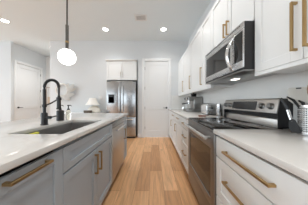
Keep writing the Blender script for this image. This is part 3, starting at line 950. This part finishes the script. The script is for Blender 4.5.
# canister and pepper mill beyond the range
cn = thing('canister', 'tall stainless canister between the toaster and the range', 'canister', (0.985, 1.955, 0.9155))
MB().lathe([(0, 0), (0.046, 0), (0.047, 0.003), (0.047, 0.158), (0.0455, 0.160), (0, 0.160)], seg=36).build('body', M['steelv'], cn)
MB().lathe([(0.0, 0.1605), (0.0475, 0.1605), (0.0475, 0.183), (0.044, 0.188), (0.012, 0.190), (0.011, 0.198), (0, 0.199)], seg=36).build('lid', M['chrome'], cn)
pm = thing('pepper_mill', 'small dark pepper mill beside the stainless canister', 'pepper mill', (1.03, 1.87, 0.9155))
MB().lathe([(0, 0), (0.026, 0), (0.027, 0.01), (0.018, 0.05), (0.022, 0.085), (0.021, 0.1), (0, 0.1)], seg=28).build('body', M['tray'], pm)
MB().lathe([(0, 0.1005), (0.020, 0.1005), (0.023, 0.118), (0.015, 0.135), (0.006, 0.139), (0.007, 0.148), (0, 0.151)], seg=28).build('cap', M['steeld'], pm)
# toaster
to = thing('toaster', 'stainless two-slot toaster with rounded shoulders beside the coffee machine', 'toaster', (0.945, 2.245, 0.9155), 0.0)
def arch(w_, h_, n=10, r=0.055, z0=0.012):
    pts = [(-w_ / 2, z0), (-w_ / 2, h_ - r)]
    pts += [(-w_ / 2 + r - r * math.cos(a), h_ - r + r * math.sin(a)) for a in [PI / 2 * i / n for i in range(1, n + 1)]]
    pts += [(w_ / 2 - r + r * math.sin(a), h_ - r + r * math.cos(a)) for a in [PI / 2 * i / n for i in range(0, n + 1)]]
    pts += [(w_ / 2, z0)]
    return pts
# long axis across the counter: profile in local x-z, extruded on y
MB().prism(arch(0.17, 0.192), 'y', -0.115, 0.125, 0.003, 1).build('shell', M['chrome'], to)
e1 = MB().prism(arch(0.158, 0.184), 'y', -0.128, -0.1155, 0.003, 1).build('end_panel', M['steel'], to)
MB().prism(arch(0.158, 0.184), 'y', 0.1255, 0.138, 0.003, 1).build('end_panel', M['steel'], to)
MB().box((-0.016, -0.145, 0.105), (0.016, -0.1285, 0.122), 0.003).build('lever', M['blackpl'], to)
MB().box((-0.075, -0.115, 0.0), (0.075, 0.125, 0.0115), 0.002).build('base', M['blackpl'], to)
q = MB()
for x in (-0.035, 0.035):
    q.box((x - 0.014, -0.085, 0.1905), (x + 0.014, 0.095, 0.1932))
q.build('slots', M['blackpl'], to)
# spoon rest
sr = MB()
sr.lathe([(0, 0.003), (0.05, 0.004), (0.062, 0.016), (0.065, 0.016), (0.056, 0.0), (0, 0.0)], (0, 0, 0), 32, Matrix.Scale(0.62, 4, (0, 1, 0)))
sr.prism([(0.05, -0.008), (0.115, -0.006), (0.118, 0.006), (0.05, 0.008)], 'z', 0.008, 0.0155, 0.001, 1)
sr.move(Matrix.Rotation(0.3, 4, 'Z'))
o = sr.build('spoon_rest', M['redwood']); o.location = (0.705, 1.90, 0.9155)
tag(o, 'reddish wooden spoon rest on the worktop just beyond the range', 'spoon rest')
# coffee machine
cm = thing('espresso_machine', 'stainless espresso machine with dark bean hopper on far worktop', 'coffee machine', (0.76, 2.98, 0.9155), RZ_R)
w2 = 0.165
b = MB()
b.box((-w2, 0.10, 0.06), (w2, 0.30, 0.335), 0.012, 3)
b.box((-w2, -0.02, 0.245), (w2, 0.12, 0.335), 0.012, 3)
b.build('body', M['steeld'], cm)
MB().box((-w2, -0.06, 0.0), (w2, 0.30, 0.0595), 0.006).build('drip_base', M['steeld'], cm)
q = MB()
for i in range(11):
    x = -w2 + 0.025 + i * (2 * w2 - 0.05) / 10
    q.box((x - 0.006, -0.05, 0.0600), (x + 0.006, 0.09, 0.0635), 0.001, 1)
q.build('drip_grille', M['chrome'], cm)
b = MB()
b.lathe([(0, 0), (0.034, 0), (0.036, 0.01), (0.036, 0.045), (0, 0.045)], (0.03, 0.035, 0.2), 28)
b.build('group_head', M['chrome'], cm)
pf = MB().lathe([(0, 0), (0.026, 0), (0.033, 0.006), (0.033, 0.026), (0, 0.026)], (0.03, 0.035, 0.172), 28).build('portafilter', M['chrome'], cm)
MB().tube([(0.03, 0.003, 0.187), (0.03, -0.05, 0.182), (0.03, -0.125, 0.172)], [0.008, 0.0125, 0.0145], 14).build('grip', M['blackpl'], pf)
MB().tube([(-0.115, 0.03, 0.245), (-0.118, 0.015, 0.18), (-0.122, -0.01, 0.09)], [0.006, 0.005, 0.0045], 12).build('steam_wand', M['chrome'], cm)
g = MB().lathe([(0, 0), (0.026, 0), (0.026, 0.006), (0.022, 0.008), (0, 0.008)], (0.03, -0.02, 0.292), 28, Matrix.Rotation(PI / 2, 4, 'X')).build('pressure_gauge', M['gauge'], cm)
for x in (-0.105, 0.118):
    MB().lathe([(0, 0), (0.019, 0), (0.017, 0.018), (0, 0.02)], (x, -0.02, 0.292), 24, Matrix.Rotation(PI / 2, 4, 'X')).build('dial', M['blackpl'], cm)
hp_ = MB().lathe([(0, 0.3355), (0.048, 0.3355), (0.062, 0.36), (0.068, 0.405), (0, 0.405)], (-0.07, 0.17, 0), 32).build('bean_hopper', M['hopper'], cm)
MB().lathe([(0, 0.4055), (0.069, 0.4055), (0.066, 0.414), (0.012, 0.417), (0.010, 0.427), (0, 0.428)], (-0.07, 0.17, 0), 32).build('lid', M['blackpl'], hp_)
MB().box((-0.02, 0.301, 0.03), (w2 - 0.02, 0.326, 0.30), 0.008).build('water_tank', M['hopper'], cm)
# jug in front of the machine
jg = thing('milk_jug', 'small polished steel milk jug left of the espresso machine', 'jug', (0.80, 3.52, 0.9155))
MB().lathe([(0, 0), (0.040, 0), (0.043, 0.006), (0.041, 0.05), (0.034, 0.08), (0.037, 0.098), (0.035, 0.098), (0.032, 0.08), (0.038, 0.05), (0.038, 0.006), (0, 0.004)], seg=32).build('body', M['chrome'], jg)
MB().tube([(-0.03, 0.02, 0.085), (-0.052, 0.034, 0.075), (-0.055, 0.036, 0.04), (-0.036, 0.023, 0.022)], 0.004, 10).build('handle', M['chrome'], jg)

# ------------------------------------------------------------------ back-left: sideboard, lamp, wreath, switch, framed print
sb = thing('sideboard', 'low white sideboard against the back wall behind the island', 'sideboard', (-2.155, YB - 0.40, 0))
MB().box((-0.62, 0.0, 0.08), (0.62, 0.38, 0.79), 0.003).build('carcass', M['white'], sb)
MB().box((-0.63, -0.015, 0.791), (0.63, 0.382, 0.812), 0.004).build('top', M['trim'], sb)
for x0, x1 in ((-0.615, -0.31), (-0.308, -0.002), (0.002, 0.308), (0.31, 0.615)):
    dr = front_panel(x0, x1, 0.09, 0.785, 'shaker').build('door', M['white'], sb)
    MB().lathe([(0, 0), (0.006, 0), (0.006, 0.012), (0.014, 0.016), (0.014, 0.024), (0, 0.026)], ((x0 + x1) / 2, -0.02, 0.66), 16, Matrix.Rotation(PI / 2, 4, 'X')).build('knob', M['brass'], dr)
for x in (-0.57, 0.57):
    for y in (0.04, 0.34):
        MB().cyl((x, y, 0.0005), (x, y, 0.0795), 0.02, 14).build('leg', M['white'], sb)
LX, LY, LZ = -1.86, YB - 0.185, 0.8125
lp = thing('table_lamp', 'white table lamp with flared shade and squat cream base, left of the refrigerator', 'lamp', (LX, LY, LZ))
MB().lathe([(0, 0), (0.15, 0), (0.185, 0.012), (0.20, 0.05), (0.185, 0.11), (0.14, 0.165), (0.08, 0.20), (0.03, 0.215), (0.022, 0.245), (0, 0.245)], (0.03, 0, 0), 40, Matrix.Scale(0.6, 4, (0, 1, 0))).build('base', M['ceramic'], lp)
MB().tube([(0.03, 0, 0.24), (0.0, 0, 0.32)], 0.006, 10).build('stem', M['brass'], lp)
MB().lathe([(0.215, 0.232), (0.14, 0.33), (0.095, 0.445), (0.093, 0.445), (0.137, 0.328), (0.211, 0.233)], (-0.015, 0, 0), 40, Matrix.Scale(0.8, 4, (0, 1, 0)), close=True).build('lamp_shade', M['shade'], lp)
db = thing('box', 'small dark wooden box in front of the white table lamp', 'box', (LX - 0.085, LY - 0.155, LZ))
MB().box((-0.11, -0.028, 0), (0.11, 0.028, 0.052), 0.003).build('body', M['tray'], db)
MB().box((-0.112, -0.030, 0.0525), (0.112, 0.030, 0.075), 0.003).build('lid', M['tray'], db)

wr = thing('wreath', 'white leafy wreath hanging on the back wall above the sink', 'wreath', (-2.77, YB, 1.46))
b = MB()
for s_ in range(3):
    pts = []
    for i in range(61):
        a = 2 * PI * i / 60
        ph = a * 7 + s_ * 2 * PI / 3
        rr = 0.19 + 0.016 * math.cos(ph)
        pts.append((-0.13 + rr * math.cos(a), -0.05 + 0.02 * math.sin(ph), 0.06 + rr * math.sin(a)))
    b.tube(pts, 0.014, 8)
b.build('ring', M['plaster'], wr)
lf = MB()
rnd = random.Random(3)
def leaf(p, ang, ln, wd, out):
    tmp = bmesh.new()
    n = 8
    L_, R_, C_ = [], [], []
    for i in range(n + 1):
        t = i / n
        hw = wd * math.sin(PI * min(1, t * 0.96 + 0.04)) ** 0.8
        y = -out * math.sin(t * PI * 0.75)
        x = t * ln
        C_.append((x, y - 0.012, 0)); L_.append((x, y, hw)); R_.append((x, y, -hw))
    def row(r): return [tmp.verts.new(q_) for q_ in r]
    l, c2, r2 = row(L_), row(C_), row(R_)
    for i in range(n):
        tmp.faces.new((l[i], l[i + 1], c2[i + 1], c2[i])); tmp.faces.new((c2[i], c2[i + 1], r2[i + 1], r2[i]))
    bmesh.ops.solidify(tmp, geom=tmp.faces[:], thickness=0.006)
    bmesh.ops.transform(tmp, matrix=Matrix.Translation(p) @ Matrix.Rotation(-ang, 4, 'Y'), verts=tmp.verts)
    lf.merge(tmp)
for (lx, lz, ang, ln, wd, out) in ((0.02, -0.06, 0.85, 0.40, 0.075, 0.06), (-0.06, -0.13, 0.15, 0.36, 0.07, 0.05), (-0.15, -0.12, -0.45, 0.32, 0.06, 0.045),
                                   (-0.22, -0.08, -1.0, 0.24, 0.05, 0.04), (0.04, 0.06, 1.25, 0.22, 0.05, 0.05), (0.05, 0.0, 0.35, 0.30, 0.055, 0.035), (-0.05, -0.10, -0.75, 0.27, 0.055, 0.03)):
    leaf((lx, -0.055, lz), ang, ln, wd, out)
lf.build('leaves', M['plaster'], wr)
MB().cyl((-0.13, -0.0005, 0.24), (-0.13, -0.05, 0.24), 0.004, 8).build('hook', M['nickel'], wr)

sw = thing('light_switch', 'white double switch plate on the wall left of the refrigerator', 'switch', (-1.72, YB, 1.26))
MB().box((-0.058, -0.006, -0.058), (0.058, -0.0003, 0.058), 0.002).build('plate', M['trim'], sw)
for x in (-0.023, 0.023):
    MB().box((x - 0.016, -0.010, -0.033), (x + 0.016, -0.0062, 0.033), 0.0015, 1).build('rocker', M['white'], sw)

pf = thing('framed_print', 'beige framed print at the end of the hallway, seen through the faucet', 'picture', (-4.42, YH, 1.4))
fr = MB().plate([-0.13, -0.115, 0.115, 0.13], [-0.36, -0.345, 0.345, 0.36], 0.0005, 0.022, {(1, 1)}, 0.001)
fr.move(Matrix.Rotation(PI / 2, 4, 'X')).build('frame', M['brownwood'], pf)
MB().box((-0.116, -0.010, -0.346), (0.116, -0.0005, 0.346)).build('mat_board', M['trim'], pf)
MB().box((-0.075, -0.0115, -0.34), (0.075, -0.0102, -0.04)).build('print', M['art'], pf)

# ------------------------------------------------------------------ ceiling fittings
def downlight(x, y, label, power=1.0):
    d = thing('ceiling_light', label, 'ceiling light', (x, y, ZC), 0, 'recessed ceiling lights')
    MB().lathe([(0.066, -0.0005), (0.092, -0.0005), (0.092, -0.004), (0.07, -0.007), (0.066, -0.004)], seg=36, close=True).build('trim_ring', M['trim'], d)
    MB().lathe([(0, -0.0005), (0.0655, -0.0005), (0.0655, -0.004), (0, -0.005)], seg=32).build('lens', M['led'], d)
    l = bpy.data.lights.new('downlight_lamp', 'SPOT')
    l.energy = SPOT_W * power; l.spot_size = 2.4; l.spot_blend = 1.0; l.shadow_soft_size = 0.065; l.color = (1.0, 0.985, 0.97)
    lo = bpy.data.objects.new('downlight_lamp', l); COL.objects.link(lo)
    lo.location = (x, y, ZC - 0.03)
downlight(-1.30, 3.48, 'recessed ceiling light in front of the refrigerator', 0.65)
downlight(0.255, 3.48, 'recessed ceiling light in front of the tall white door', 0.72)
downlight(-3.58, 3.12, 'recessed ceiling light at the left edge of the photo')
downlight(0.255, 1.55, 'added unseen ceiling light above the aisle in front of the range', 0.75)  # out of view, added to light the aisle and island fronts
downlight(0.255, -0.4, 'added unseen ceiling light above the aisle, behind the viewer')  # extra unseen downlight, put in for more light
downlight(-1.30, -0.4, 'added unseen ceiling light behind the viewer on the island side')  # unseen fill downlight added on the island side
downlight(-3.52, 1.0, 'added unseen ceiling light over the open room left of the island')  # another unseen downlight added to lift the room light
downlight(-3.62, 4.62, 'added hidden ceiling light brightening the hallway', 1.5)  # added to brighten the hall, kept hidden past the wall corner

vt = thing('ceiling_vent', 'white rectangular air vent in the ceiling between two recessed lights', 'vent', (-0.305, 3.0, ZC))
MB().plate([-0.14, -0.105, 0.105, 0.14], [-0.11, -0.08, 0.08, 0.11], -0.010, -0.0005, {(1, 1)}, 0.002).build('frame', M['trim'], vt)
MB().box((-0.106, -0.081, -0.003), (0.106, 0.081, -0.0006)).build('duct_opening', M['ventin'], vt)
for i in range(8):
    x = -0.092 + i * 0.184 / 7
    MB().hexa([(x - 0.009, -0.08, -0.0032), (x - 0.007, -0.08, -0.0032), (x - 0.007, 0.08, -0.0032), (x - 0.009, 0.08, -0.0032),
               (x + 0.004, -0.08, -0.0098), (x + 0.006, -0.08, -0.0098), (x + 0.006, 0.08, -0.0098), (x + 0.004, 0.08, -0.0098)]).build('louver', M['trim'], vt)

# pendant over the island
PX, PY, PZ, PR = -1.10, 1.645, 1.695, 0.098
pd = thing('pendant_light', 'white globe pendant on a dark rod hanging over the island', 'pendant light', (PX, PY, PZ))
MB().lathe([(0, PR)] + [(PR * math.sin(a), PR * math.cos(a)) for a in [PI * i / 24 for i in range(1, 24)]] + [(0, -PR)], seg=40).build('globe', M['opal'], pd)
MB().tube([(0, 0, 0.40), (0, 0, ZC - PZ - 0.02)], 0.0085, 12).build('rod', M['black'], pd)
MB().lathe([(0, 0.135), (0.018, 0.135), (0.0185, 0.40), (0.012, 0.408), (0, 0.408)], seg=24).build('sleeve', M['copper'], pd)
MB().lathe([(0, 0.178), (0.0205, 0.178), (0.0205, 0.2), (0, 0.2)], seg=24).build('collar', M['brass'], pd, 'brass collar above the globe')
MB().lathe([(0, PR - 0.008), (0.022, PR - 0.006), (0.018, 0.118), (0.016, 0.134), (0, 0.134)], seg=24).build('socket_cap', M['copper'], pd)
MB().lathe([(0, ZC - PZ - 0.0005), (0.06, ZC - PZ - 0.0005), (0.06, ZC - PZ - 0.018), (0.05, ZC - PZ - 0.024), (0, ZC - PZ - 0.024)], seg=32).build('canopy', M['black'], pd)
